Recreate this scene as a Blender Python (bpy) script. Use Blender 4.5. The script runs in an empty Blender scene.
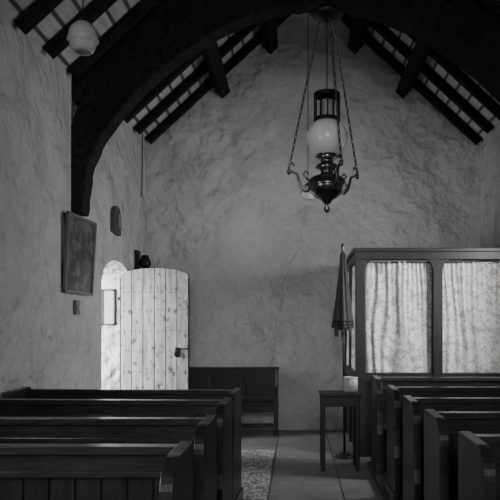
import bpy, bmesh, math, random
from mathutils import Vector, Matrix
random.seed(7)
C=bpy.context
F=650.0; EH=1.4; VX=297.0; VY=327.0
YB=8.84            # back wall
XR=2.49
def xl(y): return -2.455+0.047*y
XC=0.215; APEX=6.03
def roofz(x): return APEX-abs(x-XC)*0.925

# ---------------- materials ----------------
def nodes(name):
    m=bpy.data.materials.new(name); m.use_nodes=True
    nt=m.node_tree; b=nt.nodes['Principled BSDF']
    return m,nt,b
def g(v): return (v,v,v,1)
def ramp(nt,src,a,b,p0=0.3,p1=0.7):
    r=nt.nodes.new('ShaderNodeValToRGB'); r.color_ramp.elements[0].position=p0; r.color_ramp.elements[1].position=p1
    r.color_ramp.elements[0].color=g(a); r.color_ramp.elements[1].color=g(b)
    nt.links.new(src,r.inputs[0]); return r.outputs[0]
def noise(nt,scale,detail=4,rough=.55,vec=None,sc=None):
    n=nt.nodes.new('ShaderNodeTexNoise'); n.inputs['Scale'].default_value=scale; n.inputs['Detail'].default_value=detail; n.inputs['Roughness'].default_value=rough
    tc=nt.nodes.new('ShaderNodeTexCoord'); mp=nt.nodes.new('ShaderNodeMapping')
    if sc: mp.inputs['Scale'].default_value=sc
    nt.links.new(tc.outputs['Object'],mp.inputs[0]); nt.links.new(mp.outputs[0],n.inputs['Vector'])
    return n.outputs['Fac']
def bump(nt,b,src,strength,dist,prev=None):
    n=nt.nodes.new('ShaderNodeBump'); n.inputs['Strength'].default_value=strength; n.inputs['Distance'].default_value=dist
    nt.links.new(src,n.inputs['Height'])
    if prev: nt.links.new(prev,n.inputs['Normal'])
    nt.links.new(n.outputs[0],b.inputs['Normal']); return n.outputs[0]
def mixmul(nt,a,b_):
    n=nt.nodes.new('ShaderNodeMix'); n.data_type='RGBA'; n.blend_type='MULTIPLY'; n.inputs[0].default_value=1
    nt.links.new(a,n.inputs[6]); nt.links.new(b_,n.inputs[7]); return n.outputs[2]
def plaster(name,lo,hi,lump=1.0):
    m,nt,b=nodes(name)
    c1=ramp(nt,noise(nt,1.1,5),lo,hi); c2=ramp(nt,noise(nt,9,6,.7),.84,1.0)
    nt.links.new(mixmul(nt,c1,c2),b.inputs['Base Color'])
    b.inputs['Roughness'].default_value=.85
    p=bump(nt,b,noise(nt,2.4,3,.5),1.0,.26*lump)
    p=bump(nt,b,noise(nt,8,4,.55),.9,.045*lump,p)
    p=bump(nt,b,noise(nt,40,3,.6),.4,.007*lump,p)
    return m
def wood(name,lo,hi,rough=.4,axis=(1,1,1),bs=.25,spec=.5):
    m,nt,b=nodes(name)
    c=ramp(nt,noise(nt,6,6,.65,sc=axis),lo,hi,.3,.72); c2=ramp(nt,noise(nt,2.0,3),.7,1.0)
    nt.links.new(mixmul(nt,c,c2),b.inputs['Base Color'])
    b.inputs['Roughness'].default_value=rough; b.inputs['Specular IOR Level'].default_value=spec
    bump(nt,b,noise(nt,10,5,.6,sc=axis),bs,.004)
    return m
def plain(name,v,rough=.5,metal=0,em=0):
    m,nt,b=nodes(name); b.inputs['Base Color'].default_value=g(v); b.inputs['Roughness'].default_value=rough; b.inputs['Metallic'].default_value=metal
    nt.links.new(ramp(nt,noise(nt,12,4),v*.8,v*1.1),b.inputs['Base Color'])
    return m
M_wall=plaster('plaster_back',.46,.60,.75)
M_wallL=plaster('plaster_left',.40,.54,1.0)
M_rev=plaster('whitewash',.7,.8,.5)
M_pew=wood('pew_wood',.014,.040,.26,(1,8,8),spec=.6)
M_pewv=wood('pew_board_wood',.010,.028,.34,(8,8,1),spec=.45)
M_dark=wood('dark_oak',.007,.024,.38,(6,6,1),spec=.4)
M_beam=wood('truss_oak',.005,.032,.8,(3,3,3),.9,.15)
M_metal=plain('dark_bronze',.13,.26,.9)
M_iron_shade=plain('black_iron_and_shade',.010,.5,.5)  # iron parts; also black for painted shade in seams and at the door edge
M_paper=plain('paper',.35,.8)
M_cord=plain('flex_cord',.02,.7)

def boards_mat(name,lo,hi):
    m,nt,b=nodes(name)
    c=ramp(nt,noise(nt,5,5,.6,sc=(4,.6,4)),lo,hi)
    w=nt.nodes.new('ShaderNodeTexWave'); w.wave_type='BANDS'; w.bands_direction='X'; w.inputs['Scale'].default_value=2.2
    tc=nt.nodes.new('ShaderNodeTexCoord'); nt.links.new(tc.outputs['Object'],w.inputs['Vector'])
    l=ramp(nt,w.outputs['Fac'],.15,1.0,.03,.16)
    nt.links.new(mixmul(nt,c,l),b.inputs['Base Color']); b.inputs['Roughness'].default_value=.9
    return m
M_roof=boards_mat('roof_boards',.40,.62)

def slab_mat():
    m,nt,b=nodes('stone_slabs')
    br=nt.nodes.new('ShaderNodeTexBrick'); br.offset=.5
    br.inputs['Scale'].default_value=1; br.inputs['Brick Width'].default_value=.9; br.inputs['Row Height'].default_value=.62
    br.inputs['Mortar Size'].default_value=.006; br.inputs['Color1'].default_value=g(.26); br.inputs['Color2'].default_value=g(.19); br.inputs['Mortar'].default_value=g(.04)
    tc=nt.nodes.new('ShaderNodeTexCoord'); mp=nt.nodes.new('ShaderNodeMapping'); mp.inputs['Rotation'].default_value=(0,0,math.pi/2); mp.inputs['Location'].default_value=(.1,.235,0)
    nt.links.new(tc.outputs['Object'],mp.inputs[0]); nt.links.new(mp.outputs[0],br.inputs['Vector'])
    c=ramp(nt,noise(nt,5,6,.65),.6,1.0)
    nt.links.new(mixmul(nt,br.outputs['Color'],c),b.inputs['Base Color'])
    b.inputs['Roughness'].default_value=.5
    bump(nt,b,noise(nt,12,5),.35,.012)
    return m
M_floor=slab_mat()
def mat_mat():
    m,nt,b=nodes('woven_mat')
    v=nt.nodes.new('ShaderNodeTexVoronoi'); v.inputs['Scale'].default_value=30
    tc=nt.nodes.new('ShaderNodeTexCoord'); nt.links.new(tc.outputs['Object'],v.inputs['Vector'])
    a=ramp(nt,v.outputs['Distance'],.66,.20,.25,.6); c=ramp(nt,noise(nt,9,3),.6,1)
    nt.links.new(mixmul(nt,a,c),b.inputs['Base Color']); b.inputs['Roughness'].default_value=.95
    bump(nt,b,v.outputs['Distance'],.6,.01)
    return m
M_mat=mat_mat()
def curtain_mat():
    m,nt,b=nodes('printed_curtain')
    v=nt.nodes.new('ShaderNodeTexVoronoi'); v.inputs['Scale'].default_value=9; v.feature='SMOOTH_F1'
    n=nt.nodes.new('ShaderNodeTexNoise'); n.inputs['Scale'].default_value=14; n.inputs['Detail'].default_value=4; n.inputs['Distortion'].default_value=1.4
    tc=nt.nodes.new('ShaderNodeTexCoord'); nt.links.new(tc.outputs['Object'],v.inputs['Vector']); nt.links.new(tc.outputs['Object'],n.inputs['Vector'])
    a=ramp(nt,n.outputs['Fac'],.60,.36,.50,.57); c=ramp(nt,v.outputs['Distance'],.75,1,.2,.45)
    nt.links.new(mixmul(nt,a,c),b.inputs['Base Color']); b.inputs['Roughness'].default_value=.95
    return m
M_curt=curtain_mat()
def door_mat():
    m,nt,b=nodes('limed_door_planks')
    a=ramp(nt,noise(nt,4,6,.7,sc=(5,5,.5)),.18,.38,.35,.6)
    v=ramp(nt,noise(nt,11,2,.5,sc=(1.6,1,1)),.3,1,.30,.42)
    nt.links.new(mixmul(nt,a,v),b.inputs['Base Color']); b.inputs['Roughness'].default_value=.7
    bump(nt,b,noise(nt,8,5,.6,sc=(6,6,.6)),.4,.004)
    return m
M_door=door_mat()
def print_mat():
    m,nt,b=nodes('old_print')
    n=noise(nt,9,5,.6)
    nt.links.new(ramp(nt,n,.02,.10,.42,.62),b.inputs['Base Color']); b.inputs['Roughness'].default_value=.2
    return m
M_print=print_mat()
def glass_mat(name,v=.85,tr=.35):
    m,nt,b=nodes(name); b.inputs['Base Color'].default_value=g(v); b.inputs['Roughness'].default_value=.25
    b.inputs['Transmission Weight'].default_value=tr; b.inputs['Subsurface Weight'].default_value=0
    nt.links.new(ramp(nt,noise(nt,6,3),v*.9,v),b.inputs['Base Color'])
    return m
M_opal=glass_mat('opal_glass',.88,.3)
M_etch=glass_mat('etched_glass',.8,.4)
M_clear=glass_mat('chimney_glass',.95,.9)
M_cloth=plain('faded_cloth',.05,.95)
M_jar=plain('stoneware',.40,.4)

# ---------------- builder ----------------
class B:
    def __init__(s,name): s.n=name; s.bm=bmesh.new(); s.mats=[]
    def mi(s,m):
        if m not in s.mats: s.mats.append(m)
        return s.mats.index(m)
    def verts(s,vs,fs,m,smooth=False):
        i=s.mi(m); bv=[s.bm.verts.new(v) for v in vs]
        for f in fs:
            try:
                fc=s.bm.faces.new([bv[k] for k in f]); fc.material_index=i; fc.smooth=smooth
            except ValueError: pass
    def box(s,x0,x1,y0,y1,z0,z1,m,M=None):
        vs=[Vector((x,y,z)) for x in(x0,x1) for y in(y0,y1) for z in(z0,z1)]
        if M: vs=[M@v for v in vs]
        s.verts(vs,[(0,1,3,2),(4,6,7,5),(0,4,5,1),(2,3,7,6),(0,2,6,4),(1,5,7,3)],m)
    def prism(s,poly,ax,a,b,m,M=None):
        def P(u,v,w): return Vector({'x':(w,u,v),'y':(u,w,v),'z':(u,v,w)}[ax])
        n=len(poly); vs=[P(u,v,a) for u,v in poly]+[P(u,v,b) for u,v in poly]
        if M: vs=[M@v for v in vs]
        fs=[tuple(range(n)),tuple(range(2*n-1,n-1,-1))]+[(i,i+n,(i+1)%n+n,(i+1)%n) for i in range(n)]
        s.verts(vs,fs,m)
    def beam(s,p0,p1,w,h,m,up=Vector((0,0,1))):
        p0=Vector(p0);p1=Vector(p1);d=(p1-p0).normalized();r=d.cross(up).normalized();u=r.cross(d)
        vs=[]
        for p in(p0,p1):
            for a,b_ in((-1,-1),(1,-1),(1,1),(-1,1)): vs.append(p+r*a*w/2+u*b_*h/2)
        s.verts(vs,[(0,1,2,3),(7,6,5,4),(0,4,5,1),(1,5,6,2),(2,6,7,3),(3,7,4,0)],m)
    def lathe(s,prof,c,m,seg=28,fn=None,smooth=True):
        vs=[];c=Vector(c)
        for r,z in prof:
            for k in range(seg):
                a=2*math.pi*k/seg; rr=r*(fn(a,z) if fn else 1)
                vs.append(c+Vector((rr*math.cos(a),rr*math.sin(a),z)))
        fs=[]
        for i in range(len(prof)-1):
            for k in range(seg):
                k2=(k+1)%seg; fs.append((i*seg+k,i*seg+k2,(i+1)*seg+k2,(i+1)*seg+k))
        s.verts(vs,fs,m,smooth)
    def tube(s,pts,r,m,seg=8):
        pts=[Vector(p) for p in pts]; vs=[]
        for i,p in enumerate(pts):
            d=(pts[min(i+1,len(pts)-1)]-pts[max(i-1,0)]).normalized()
            u=d.orthogonal().normalized() if i==0 else (u-d*u.dot(d)).normalized()
            v=d.cross(u); rr=r[i] if isinstance(r,(list,tuple)) else r
            for k in range(seg):
                a=2*math.pi*k/seg; vs.append(p+(u*math.cos(a)+v*math.sin(a))*rr)
        n=len(pts); fs=[(i*seg+k,i*seg+(k+1)%seg,(i+1)*seg+(k+1)%seg,(i+1)*seg+k) for i in range(n-1) for k in range(seg)]
        fs+=[tuple(range(seg)),tuple(range(n*seg-1,(n-1)*seg-1,-1))]
        s.verts(vs,fs,m,True)
    def torus(s,c,R,r,m,M=Matrix.Identity(3),sx=1,sz=1,seg=14,ts=6):
        vs=[];c=Vector(c)
        for i in range(seg):
            a=2*math.pi*i/seg
            for k in range(ts):
                b_=2*math.pi*k/ts
                v=Vector(((R+r*math.cos(b_))*math.cos(a)*sx,r*math.sin(b_),(R+r*math.cos(b_))*math.sin(a)*sz))
                vs.append(c+M@v)
        fs=[(i*ts+k,((i+1)%seg)*ts+k,((i+1)%seg)*ts+(k+1)%ts,i*ts+(k+1)%ts) for i in range(seg) for k in range(ts)]
        s.verts(vs,fs,m,True)
    def chain(s,p0,p1,L,m,r=.0035):
        p0=Vector(p0);p1=Vector(p1);d=p1-p0;n=max(2,int(d.length/L)); q=Vector((0,0,1)).rotation_difference(d.normalized()).to_matrix()
        for i in range(n):
            tw=Matrix.Rotation((i%2)*math.pi/2+.4,3,'Z')
            s.torus(p0+d*((i+.5)/n),L*.42,r,m,q@tw,.6,1.35,10,5)
    def done(s,bevel=0,parent=None):
        bmesh.ops.recalc_face_normals(s.bm,faces=s.bm.faces)
        me=bpy.data.meshes.new(s.n); s.bm.to_mesh(me); s.bm.free()
        for m in s.mats: me.materials.append(m)
        o=bpy.data.objects.new(s.n,me); C.collection.objects.link(o)
        if parent: o.parent=parent
        if bevel:
            md=o.modifiers.new('bevel','BEVEL'); md.width=bevel; md.segments=2; md.limit_method='ANGLE'; md.angle_limit=math.radians(40)
        return o
def cut(o,cutters):
    for c in cutters:
        md=o.modifiers.new('b','BOOLEAN'); md.operation='DIFFERENCE'; md.object=c; md.solver='EXACT'
    dg=C.evaluated_depsgraph_get(); me=bpy.data.meshes.new_from_object(o.evaluated_get(dg))
    o.modifiers.clear(); o.data=me
    for c in cutters: bpy.data.objects.remove(c,do_unlink=True)

# ---------------- shell ----------------
Y0=-3.0
b=B('floor'); b.box(-3.2,3.2,Y0-.3,YB+.4,-.2,0,M_floor); b.done()
b=B('ground_outside'); b.box(-14,-3.2,-4,16,-.25,-.05,M_floor); b.done()
b=B('wall_left')
b.prism([(xl(Y0-.3),Y0-.3),(xl(YB+.3),YB+.3),(xl(YB+.3)-.6,YB+.3),(xl(Y0-.3)-.6,Y0-.3)],'z',0,4.15,M_wallL)
wl=b.done()
def archpoly(y0,y1,zb,zs,zc,n=14):
    p=[(y0,zb)]
    for i in range(n+1):
        t=i/n; y=y0+(y1-y0)*t; p.append((y,zs+(zc-zs)*math.sqrt(max(0,1-(2*t-1)**2))**1.0))
    p.append((y1,zb)); return p
DY0,DY1=7.06,8.10
c1=B('cut'); c1.prism(archpoly(DY0,DY1,-.1,1.90,2.17),'x',-4,-1.5,M_rev); c1=c1.done()
c2=B('cut'); c2.prism(archpoly(1.2,2.0,1.2,2.3,2.6),'x',-4,-1.5,M_rev); c2=c2.done()
cut(wl,[c1,c2])
WY=5.75
b=B('wall_right'); b.box(XR,XR+.6,Y0-.3,YB+.3,0,4.15,M_wallL); wr=b.done()
c1=B('cut'); c1.prism(archpoly(WY-.45,WY+.45,1.3,2.5,2.8),'x',1.5,4,M_rev); c1=c1.done()
cut(wr,[c1])
gab=[(-3.2,0),(3.3,0),(3.3,roofz(3.3)+.02),(XC,APEX+.02),(-3.2,roofz(-3.2)+.02)]
b=B('wall_back'); b.prism(gab,'y',YB,YB+.5,M_wall); b.done()
b=B('wall_front'); b.prism(gab,'y',Y0-.5,Y0,M_wall); we=b.done()
c1=B('cut'); c1.prism([(-.5,1.6),(-.5,3.3),(-.1,3.75),(.2,3.9),(.5,3.75),(.9,3.3),(.9,1.6)],'y',Y0-1,Y0+.5,M_rev); c1=c1.done()
cut(we,[c1])
def window(nm,cx,cy,axis,w,z0,z1):
    b=B(nm)
    for i in range(4):
        u=-w/2+w*i/3
        if axis=='y': b.box(cx+u-.015,cx+u+.015,cy-.02,cy+.02,z0,z1,M_iron_shade)
        else: b.box(cx-.02,cx+.02,cy+u-.015,cy+u+.015,z0,z1,M_iron_shade)
    for j in range(4):
        z=z0+(z1-z0)*j/3
        if axis=='y': b.box(cx-w/2,cx+w/2,cy-.02,cy+.02,z-.015,z+.015,M_iron_shade)
        else: b.box(cx-.02,cx+.02,cy-w/2,cy+w/2,z-.015,z+.015,M_iron_shade)
    b.done()
window('window_1',.2,Y0-.3,'y',1.4,1.6,3.6)
window('window_2',XR+.4,WY,'x',.9,1.3,2.6)
window('window_3',xl(1.6)-.4,1.6,'x',.8,1.2,2.4)
b=B('ceiling')
for sgn in(-1,1):
    xo=XC+sgn*3.3
    b.prism([(XC,APEX),(xo,roofz(xo)),(xo,roofz(xo)+.15),(XC,APEX+.15)],'y',Y0-.5,YB+.5,M_roof)
b.done()
timbers=bpy.data.objects.new('roof_timbers',None); C.collection.objects.link(timbers)
b=B('rafters')
y=YB-.10
while y>Y0:
    for sgn in(-1,1):
        off=.055
        n=Vector((sgn*-.679,0,-.734))
        xe=(XR if sgn==1 else xl(y))-sgn*.0
        p0=Vector((XC,y,APEX))+n*off*1.0; p1=Vector((xe,y,roofz(xe)))+n*off
        b.beam(p0,p1,.09,.10,M_beam,up=Vector((0,1,0)).cross(p1-p0).normalized())
    y-=.52
b.done(.008,timbers)
b=B('purlins')
for dx in(.72,1.37):
    for sgn in(-1,1):
        x=XC+sgn*dx; n=Vector((sgn*-.679,0,-.734)); p=Vector((x,0,roofz(x)))+n*.21
        b.beam((p.x,Y0+.01,p.z),(p.x,YB-.01,p.z),.15,.17,M_beam,up=n)
b.beam((XC,Y0+.01,APEX-.16),(XC,YB-.01,APEX-.16),.14,.2,M_beam)
b.done(.012,timbers)
def truss(y0,nm):
    inn=[(-2.05,2.5),(-2.02,2.82),(-1.91,3.16),(-1.67,3.50),(-1.42,3.76),(-1.085,4.03),(-.65,4.30),(-.25,4.44),(.02,4.49),(.215,4.5)]
    out=[(-2.20,2.5),(-2.20,2.9),(-2.17,3.3),(-2.05,3.62),(-1.80,3.92),(-1.48,4.30),(-1.05,4.72),(-.6,4.95),(-.2,5.0),(.215,5.0)]
    def sm(p):
        r=[]
        for i in range(len(p)-1):
            for k in range(4):
                t=k/4; q=[p[max(i-1,0)],p[i],p[i+1],p[min(i+2,len(p)-1)]]
                r.append(tuple(.5*((2*q[1][j])+(-q[0][j]+q[2][j])*t+(2*q[0][j]-5*q[1][j]+4*q[2][j]-q[3][j])*t*t+(-q[0][j]+3*q[1][j]-3*q[2][j]+q[3][j])*t**3) for j in(0,1)))
        r.append(p[-1]); return r
    inn=sm(inn); out=sm(out); b=B(nm)
    for sgn in(1,-1):
        f=lambda p: (p[0] if sgn==1 else 2*XC-p[0]-.0, p[1])
        random.seed(3)
        wob=[random.uniform(-.018,.018) for _ in inn]
        I=[f((p[0]+w,p[1]+w)) for p,w in zip(inn,wob)]; O=[f(p) for p in out]
        n=len(I); vs=[]
        for yy in(y0,y0+.22):
            for p in I: vs.append((p[0],yy,p[1]))
            for p in O: vs.append((p[0],yy,p[1]))
        fs=[]
        for i in range(n-1):
            fs+= [(i,i+1,n+i+1,n+i),(2*n+i,3*n+i,3*n+i+1,2*n+i+1),(i,2*n+i,2*n+i+1,i+1),(n+i,n+i+1,3*n+i+1,3*n+i)]
        fs.append((0,n,3*n,2*n))
        b.verts(vs,fs,M_beam)
        nn=Vector((sgn*.679,0,-.734)); 
        p0=Vector((XC,y0+.11,APEX))+nn*.12; p1=Vector((XC-sgn*2.5,y0+.11,roofz(XC+2.5)))+nn*.12
        b.beam(p0,p1,.2,.24,M_beam,up=Vector((0,1,0)).cross(p1-p0).normalized())
    return b.done(.015)
truss(6.22,'roof_truss'); truss(1.4,'roof_truss')

# ---------------- pews ----------------
def pew(xa,xb,yb,yaw,pivot,H=.91):
    M=Matrix.Translation((pivot,yb,0))@Matrix.Rotation(math.radians(yaw),4,'Z')@Matrix.Translation((-pivot,-yb,0))
    b=B('church_pew'); z0=.055
    D=.40
    prof=[(yb+.02,z0),(yb+.02,H-.005),(yb+.0,H+.018),(yb-.22,H+.010)]
    for k in range(9):
        a=math.pi/2*k/8; prof.append((yb-D+.13-.13*math.sin(a), H-.12+.13*math.cos(a)))
    prof+=[(yb-D,.62),(yb-D-.01,.5),(yb-D-.03,.42),(yb-D-.03,z0)]
    for x in(xa,xb-.05):
        b.prism(prof,'x',x,x+.05,M_pewv,M)
        b.box(x-.012,x+.062,yb-D-.045,yb+.035,z0-.0,z0+.09,M_pew,M)
    H2=H+.02
    b.box(xa+.05,xb-.05,yb-.045,yb+.03,H2-.055,H2-.02,M_pew,M)
    b.box(xa+.05,xb-.05,yb-.02,yb+.012,H2-.13,H2-.055,M_pew,M)
    b.box(xa+.05,xb-.05,yb-.035,yb-.02,H2-.15,H2-.125,M_pew,M)
    b.box(xa+.05,xb-.05,yb-.02,yb+.012,.42,.52,M_pew,M)
    n=int((xb-xa-.1)/.105); w=(xb-xa-.1)/n
    for i in range(n):
        x=xa+.05+i*w; b.box(x+.004,x+w-.004,yb-.012,yb+.006,.10,H2-.125,M_pewv,M)
    b.box(xa+.05,xb-.05,yb-.002,yb+.004,.10,H2-.125,M_iron_shade,M)  # black sheet amid the boards puts groove shade into the colour
    b.box(xa+.05,xb-.05,yb-.39,yb-.015,.43,.465,M_pew,M)
    b.box(xa+.05,xb-.05,yb-.35,yb-.33,.12,.43,M_pewv,M)
    o=b.done(.009); return o
for yb,yaw in((2.70,-.6),(3.50,-1.2),(4.36,-2.2),(5.06,-2.8)):
    xb=-.435; pew(xl(yb)+.06,xb,yb,yaw,xb)
for yb in(2.95,3.75,4.50,5.31,6.37):
    pew(.735,XR-.03,yb,0,.735)
b=B('pew_platform'); b.box(.70,XR-.005,1.8,6.5,0,.055,M_pew); b.done(.005)
b=B('pew_platform'); b.prism([(xl(1.8)+.01,1.8),(-.43,1.8),(-.43,5.12),(xl(5.2)+.01,5.22)],'z',0,.055,M_pew); b.done(.005)

# ---------------- back bench ----------------
b=B('wooden_settle'); x0,x1,y1=-1.62,-.25,8.70
T=.85
for x in(x0,x1-.05):
    b.prism([(y1,0),(y1,T),(y1-.06,T),(y1-.09,.60),(y1-.42,.58),(y1-.44,.54),(y1-.40,.52),(y1-.38,0),(y1-.30,0),(y1-.22,.25),(y1-.14,0)],'x',x,x+.05,M_dark)
b.box(x0-.01,x1+.01,y1-.07,y1+.01,T-.02,T+.015,M_dark)
b.box(x0,x1,y1-.045,y1-.01,T-.10,T-.02,M_dark); b.box(x0,x1,y1-.045,y1-.01,.42,.50,M_dark)
for i in range(4):
    xx=x0+(x1-x0-.06)*i/3; b.box(xx,xx+.06,y1-.045,y1-.01,.5,T-.1,M_dark)
b.box(x0,x1,y1-.03,y1-.015,.45,T-.05,M_dark)
b.box(x0,x1,y1-.42,y1-.03,.40,.435,M_dark); b.box(x0+.04,x1-.04,y1-.38,y1-.36,.32,.40,M_dark)
b.box(x0+.04,x1-.04,y1-.30,y1-.26,.10,.15,M_dark)
b.done(.006)

# ---------------- curtained screen ----------------
scr=bpy.data.objects.new('curtained_screen',None); C.collection.objects.link(scr)
sy=7.0; b=B('screen_frame'); sx0=.635; 
posts=[(sx0,sx0+.10),(1.47,1.57),(2.32,2.42)]
for a,c in posts: b.box(a,c,sy,sy+.10,0,2.16,M_dark)
b.box(sx0-.03,XR-.01,sy-.03,sy+.14,2.21,2.25,M_dark)
b.box(sx0-.01,XR-.01,sy-.01,sy+.11,2.13,2.21,M_dark)
b.box(sx0,XR-.01,sy+.01,sy+.09,.80,.90,M_dark); b.box(sx0,XR-.01,sy+.01,sy+.09,.0,.12,M_dark)
b.box(sx0,XR-.01,sy+.04,sy+.06,.1,.82,M_dark)
for a,c in((.735,1.47),(1.57,2.32)):
    for s,xx in((1,a),(-1,c)):
        b.prism([(xx,2.14),(xx+s*.12,2.14),(xx+s*.07,2.125),(xx+s*.03,2.09),(xx+s*.01,2.05),(xx,2.0)],'y',sy+.0,sy+.05,M_dark)
    b.tube([(a,sy+.07,2.10),(c,sy+.07,2.10)],.008,M_metal)
b.box(sx0-.03,sx0+.1,sy+.14,YB-.01,2.21,2.25,M_dark); b.box(sx0,sx0+.08,sy+.1,YB-.01,2.13,2.21,M_dark)
b.box(sx0,sx0+.08,sy+.1,YB-.01,.8,.9,M_dark); b.box(sx0+.03,sx0+.05,sy+.1,YB-.01,0,.82,M_dark)
b.box(sx0,sx0+.08,8.72,YB-.01,0,2.2,M_dark); b.box(sx0,sx0+.08,7.9,7.98,0,2.2,M_dark)
b.done(.006,scr)
def curtain(x0,x1,y,z0,z1,seed,axis='x'):
    rnd=random.Random(seed); b=B('curtain'); nx=170; nz=40
    ph=[rnd.uniform(0,6.3) for _ in range(8)]
    vs=[]
    for j in range(nz+1):
        t=j/nz; z=z0+(z1-z0)*t
        for i in range(nx+1):
            u=i/nx; x=x0+(x1-x0)*u
            uu=u+.045*math.sin(2.2*t+ph[0]+4*u)+.015*math.sin(7*t+ph[6]+9*u)
            top=t**3
            a=.013*(1-.5*top)*math.sin(uu*30+ph[1]+2.6*math.sin(uu*7+ph[2])+t)+.006*math.sin(uu*83+ph[3]+t*2.5)*(.1+1.2*t*t)+.018*math.sin(uu*11+ph[4]+t*2)*(1-t*.6)
            zz=z-(.012*abs(math.sin(u*26)) if j==nz else 0)
            edge=min(u,1-u)*12; a*=min(1,edge+.3)
            vs.append((x,y+a,zz) if axis=='x' else (y+a,x,zz))
    fs=[(j*(nx+1)+i,j*(nx+1)+i+1,(j+1)*(nx+1)+i+1,(j+1)*(nx+1)+i) for j in range(nz) for i in range(nx)]
    b.verts(vs,fs,M_curt,True); return b.done(0,scr)
curtain(.748,1.462,sy+.075,.905,2.115,1); curtain(1.585,2.31,sy+.075,.905,2.115,5)
curtain(7.14,7.88,sx0+.04,.905,2.12,9,'y'); curtain(7.99,8.7,sx0+.04,.905,2.12,11,'y')

# ---------------- furled banner ----------------
b=B('furled_banner'); bx,by=.49,6.95
b.tube([(bx+.02,by+.03,.04),(bx,by,2.22)],.013,M_dark)
b.lathe([(.0,.05),(.04,.05),(.10,.02),(.11,0),(0,0)],(bx+.02,by+.03,0),M_dark)
fn=lambda a,z:1+.16*math.sin(a*9+z*2)+.07*math.sin(a*4+z*5)
b.lathe([(.012,2.20),(.03,2.17),(.035,2.05),(.05,1.9),(.065,1.72),(.085,1.55),(.098,1.45),(.105,1.40),(.09,1.385),(.02,1.39)],(bx,by,0),M_cloth,60,fn)
for z,r in((1.46,.115),(1.425,.117)): b.lathe([(r-.006,z-.008),(r+.006,z),(r-.006,z+.01)],(bx,by,0),M_iron_shade,40)
for k in range(16):
    a=k*math.pi/8; r=.085; L=.05+.04*math.sin(k*2.1)
    b.tube([(bx+r*math.cos(a),by+r*math.sin(a),1.39),(bx+r*.95*math.cos(a),by+r*.95*math.sin(a),1.38-L)],[.009,.012],M_cloth,6)
b.lathe([(0,2.30),(.012,2.28),(.02,2.25),(.01,2.22),(.018,2.20),(0,2.19)],(bx,by,0),M_metal,16)
b.done()

# ---------------- stool table + jar ----------------
b=B('side_table'); x0,x1,ya,yc,H=.235,.61,6.30,6.62,.755
b.box(x0-.015,x1+.015,ya-.015,yc+.015,H-.03,H,M_dark)
b.box(x0+.03,x1-.03,ya+.01,ya+.03,H-.13,H-.03,M_dark); b.box(x0+.03,x1-.03,yc-.03,yc-.01,H-.13,H-.03,M_dark)
b.box(x0+.01,x0+.03,ya+.02,yc-.02,H-.13,H-.03,M_dark); b.box(x1-.03,x1-.01,ya+.02,yc-.02,H-.13,H-.03,M_dark)
for x in(x0,x1-.04):
    for yy in(ya,yc-.04):
        b.prism([(x,yy),(x+.04,yy),(x+.04,yy+.04),(x,yy+.04)],'z',0,H-.03,M_dark)
b.done(.005)
b=B('stoneware_jar'); b.lathe([(0,.0),(.066,0),(.072,.01),(.072,.115),(.068,.125),(.072,.13),(.072,.145),(.064,.147),(.062,.13),(.06,.02),(0,.02)],(.535,6.50,H),M_jar,32); b.done()

# ---------------- door ----------------
b=B('door_1'); dx0,dx1=-2.155,-1.325; n=6; yd=7.93
def dtop(x):
    t=(x-(dx0+dx1)/2)/((dx1-dx0)/2); return 2.005+.115*math.sqrt(max(0,1-(t*.97)**2))
w=(dx1-dx0)/n
for i in range(n):
    a=dx0+i*w+.004; c=dx0+(i+1)*w-.004
    poly=[(a,.04),(c,.04)]+[(c+(a-c)*k/5,dtop(c+(a-c)*k/5)) for k in range(6)]
    b.prism(poly,'y',yd,yd+.035,M_door)
b.box(dx0+.005,dx1-.005,yd+.012,yd+.028,.05,2.01,M_iron_shade)  # black core sheet paints shade into the seams between planks
for z in(.35,1.1,1.8): b.box(dx0+.04,dx1-.04,yd+.035,yd+.06,z-.07,z+.07,M_door)
for i in range(n):
    for z in(.35,.6,.85,1.1,1.35,1.6,1.82):
        for q in(.3,.7):
            b.lathe([(0,0),(.010,0.002),(.013,.006)],(dx0+(i+q)*w,yd-.004,z+.01*math.sin(i*3+z*7)),M_iron_shade,8)
lx=dx1-.13; b.torus((lx,yd-.02,1.07),.035,.007,M_iron_shade)
b.box(lx-.03,lx+.03,yd-.008,yd,1.03,1.15,M_iron_shade); b.tube([(lx,yd-.03,1.105),(lx,yd,1.105)],.01,M_iron_shade)
b.box(lx-.02,dx1,yd-.012,yd,1.125,1.14,M_iron_shade); b.box(dx1-.004,dx1+.008,yd-.003,yd+.038,.04,2.0,M_iron_shade); b.box(dx0-.008,dx0+.004,yd-.003,yd+.038,.04,2.0,M_iron_shade)  # latch bar, dark free edge; black hinge-side strip draws in the gap's shadow
for z in(.45,1.75): b.box(dx0-.05,dx0+.4,yd+.06,yd+.068,z-.02,z+.02,M_iron_shade)
b.done(.003)
b=B('framed_notice'); nx0,nx1=-2.415,-2.275; yy=8.085
b.box(nx0,nx1,yy-.0,yy+.014,1.43,1.86,M_paper)
for a in((nx0-.015,nx1+.015,1.42,1.44),(nx0-.015,nx1+.015,1.85,1.87),(nx0-.015,nx0+.005,1.42,1.87),(nx1-.005,nx1+.015,1.42,1.87)):
    b.box(a[0],a[1],yy-.012,yy+.014,a[2],a[3],M_dark)
b.done()

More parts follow.
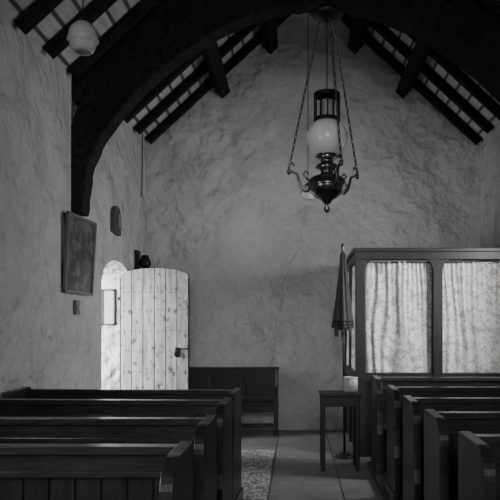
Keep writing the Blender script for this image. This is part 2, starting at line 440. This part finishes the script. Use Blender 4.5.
# ---------------- left wall objects ----------------
M_frame=wood('picture_frame_wood',.10,.18,.35,(6,6,6))
b=B('framed_picture')
py0,py1,z0,z1=5.98,6.70,1.72,2.47
L=z1-z0
M=Matrix.Translation((xl(6.36)+.015,(py0+py1)/2,z0))@Matrix.Rotation(-math.atan(.047),4,'Z')@Matrix.Rotation(math.radians(3.0),4,'Y')
hw=(py1-py0)/2
b.box(0,.012,-hw+.02,hw-.02,.02,L-.02,M_print,M)
for a in((-hw,hw,0,.03),(-hw,hw,L-.03,L),(-hw,-hw+.03,0,L),(hw-.03,hw,0,L)):
    b.box(-.002,.026,a[0],a[1],a[2],a[3],M_frame,M)
b.tube([M@Vector((0,0,L-.1)),(xl(6.36)+.005,6.36,z1+.04)],.003,M_cord)
b.done(.004)
b=B('light_switch'); y=6.32
b.box(xl(y)-.01,xl(y)+.035,y-.055,y+.055,1.52,1.66,plain('switch_grey',.10,.4)); b.box(xl(y)+.03,xl(y)+.05,y-.015,y+.015,1.57,1.61,M_jar); b.done(.006)
b=B('carved_wall_plaque'); y=7.47; x=xl(y)
b.prism([(y-.13,2.48),(y+.13,2.46),(y+.13,2.68)]+[(y+.13*math.cos(k*math.pi/8),2.68+.11*math.sin(k*math.pi/8)) for k in range(1,8)]+[(y-.13,2.68)],'x',x-.02,x+.05,plain('plaque_stone',.06,.8))
b.prism([(y-.07,2.52),(y+.07,2.52),(y+.05,2.68),(y,2.73),(y-.05,2.68)],'x',x+.05,x+.075,plain('plaque_relief',.14,.8))
b.done(.01)
b=B('wall_bracket_lamp'); y=8.35; x=xl(y)
b.box(x-.01,x+.03,y-.09,y+.09,2.1,2.38,M_iron_shade); b.tube([(x+.02,y,2.14),(x+.10,y,2.12),(x+.15,y,2.17)],.014,M_iron_shade)
b.lathe([(0,.0),(.05,.01),(.075,.05),(.07,.10),(.05,.14),(.045,.17),(0,.17)],(x+.11,y,2.15),M_iron_shade,20); b.done()
b=B('hanging_cable'); b.tube([(xl(8.55)+.02,8.55,3.98),(xl(8.55)+.02,8.56,3.6),(xl(8.55)+.015,8.52,3.1)],.006,M_cord); b.done()

b=B('wall_crack')
def w2(px,py): return ((px-VX)*YB/F, YB+.0012, EH+(VY-py)*YB/F)
rnd=random.Random(4)
pts=[]
base=[(306,212),(303,228),(300,245),(292,262),(285,280),(281,300),(277,318),(275,338),(272,352)]
for i in range(len(base)-1):
    for k in range(3):
        t=k/3; pts.append(w2(base[i][0]*(1-t)+base[i+1][0]*t+rnd.uniform(-1.2,1.2),base[i][1]*(1-t)+base[i+1][1]*t))
b.tube(pts,[.0032+.0014*math.sin(i*1.7) for i in range(len(pts))],plain('crack_shadow',.2,.9),5); b.done()

b=B('woven_floor_mat'); b.box(-.66,-.25,5.24,7.35,.0,.012,M_mat); b.done(.003)

# ---------------- hanging oil lamp ----------------
ly=4.6; s=ly/F
def lz(py): return EH+(VY-py)*s
lx=(327-VX)*s
b=B('hanging_oil_lamp')
P=lambda r,py:(r*s,lz(py))
b.lathe([P(0,213),P(2,212),P(3.5,209),P(1.5,205),P(4,203),P(6,200),P(12,197),P(18,192),P(19.5,186),P(18,180),P(14,177),P(8,175),P(6,173),P(7,171),P(12,168),P(10,165),P(6,163),P(7,160),P(12,157),P(9,156),P(5,156)],(lx,ly,0),M_metal,32)
b.lathe([P(18,188),P(21.5,186),P(18,184)],(lx,ly,0),M_metal,32)
b.lathe([P(7,158),P(10,156),P(11,153),P(9.5,153),P(8,156)],(lx,ly,0),M_metal,28)
gp=[]
for k in range(3,22):
    a=math.pi*k/24; gp.append(P(20.5*math.sin(a),138+19.5*math.cos(a)))
b.lathe(gp,(lx,ly,0),M_opal,36)
b.lathe([P(6,154),P(7.5,142),P(6,130),P(5.5,112),P(5.5,100)],(lx,ly,0),M_clear,20)
for py in(94,96,119,121): b.lathe([P(12,py+1),P(13.5,py),P(12,py-1)],(lx,ly,0),M_iron_shade,28)
b.lathe([P(12.5,96),P(10,93),P(4,91),P(0,90)],(lx,ly,0),M_iron_shade,28)
for k in range(12):
    a=k*math.pi/6; b.tube([(lx+12.5*s*math.cos(a),ly+12.5*s*math.sin(a),lz(120)),(lx+12.5*s*math.cos(a),ly+12.5*s*math.sin(a),lz(95))],.005,M_iron_shade,6)
b.tube([(lx,ly,lz(91)),(lx,ly,lz(14))],.004,M_iron_shade,6)
for ang in(180,288,32):
    a=math.radians(ang); d=Vector((math.cos(a),math.sin(a),0)); R=lambda r,py: Vector((lx,ly,lz(py)))+d*r*s
    b.tube([R(16,190),R(21,191),R(26,187),R(28,181),R(30,174),R(35,172),R(38,169),R(37,164),R(34,163),R(33,166)],[.013,.013,.012,.011,.010,.010,.010,.009,.008,.007],M_metal,8)
    b.tube([R(17,181),R(21,178),R(24,174),R(21,171),R(19,174)],[.007]*5,M_metal,6)
    b.lathe([(0,-.03),(.012,-.02),(.016,0),(.008,.015),(0,.02)],R(38,171)-Vector((0,0,.0)),M_metal,12)
    b.chain(R(37,164),R(7,18),.030,M_metal,.0042)
b.lathe([P(0,24),P(3,22),P(5,20),P(14,18),P(17,14),P(15,12),P(6,10),P(4,6),P(0,5)],(lx,ly,0),M_iron_shade,28)
b.chain((lx,ly,lz(6)),(lx,ly,roofz(lx)-.28),.04,M_iron_shade,.005)
b.done()

# ---------------- electric pendants ----------------
def pendant(px,py,yd,wpx):
    s=yd/F; x=(px-VX)*s; z=EH+(VY-py)*s; r=wpx*s/2
    b=B('pendant_light')
    b.lathe([(r*.40,r*1.15),(r*.55,r*1.0),(r*.80,r*.75),(r*.95,r*.4),(r*1.0,r*.05),(r*1.08,-r*.12),(r*.93,-r*.22),(r*.86,-r*.5),(r*.72,-r*.8),(r*.55,-r*.95),(r*.52,-r*.9)],(x,yd,z),M_etch,36,lambda a,zz:1+.02*math.sin(a*12))
    b.lathe([(0,r*1.55),(r*.15,r*1.5),(r*.3,r*1.3),(r*.45,r*1.2),(r*.46,r*1.05),(r*.40,r*1.0)],(x,yd,z),M_metal,20)
    b.lathe([(0,r*.9),(r*.18,r*.8),(r*.3,r*.3),(r*.22,0),(0,-r*.1)],(x,yd,z),M_clear,16)
    b.tube([(x,yd,z+r*1.5),(x,yd,roofz(x)-.02)],.005,M_cord,6)
    b.done()
pendant(83,39,4.3,29); pendant(308,193,7.5,14)

# ---------------- lights ----------------
def area(nm,loc,tgt,sx,sy_,p,spread=180):
    l=bpy.data.lights.new(nm,'AREA'); l.shape='RECTANGLE'; l.size=sx; l.size_y=sy_; l.energy=p; l.spread=math.radians(spread)
    o=bpy.data.objects.new(nm,l); C.collection.objects.link(o); o.location=loc
    o.rotation_euler=(Vector(tgt)-Vector(loc)).to_track_quat('-Z','Y').to_euler(); return o
area('skylight_front_window',(.2,Y0-.15,2.9),(.1,8,.8),1.3,1.9,40,90)
area('skylight_right_window',(XR+.3,WY,2.15),(-1.3,8.4,1.1),.85,1.3,66,120)
area('skylight_left_window',(xl(1.6)-.3,1.6,1.9),(1.0,3.6,1.0),.75,1.2,34,140)
area('daylight_door',(-3.5,6.8,1.5),(-2.2,7.9,1.0),1.6,2.2,340)
w=bpy.data.worlds.new('World'); C.scene.world=w; w.use_nodes=True
w.node_tree.nodes['Background'].inputs[0].default_value=(.8,.8,.8,1); w.node_tree.nodes['Background'].inputs[1].default_value=.7

cd=bpy.data.cameras.new('Camera'); cam=bpy.data.objects.new('Camera',cd); C.collection.objects.link(cam)
cam.location=(0,0,EH); cam.rotation_euler=(math.pi/2,0,0)
cd.sensor_width=36; cd.lens=36*F/500; cd.shift_x=(250-VX)/500; cd.shift_y=(VY-250)/500; cd.clip_start=.05
C.scene.camera=cam
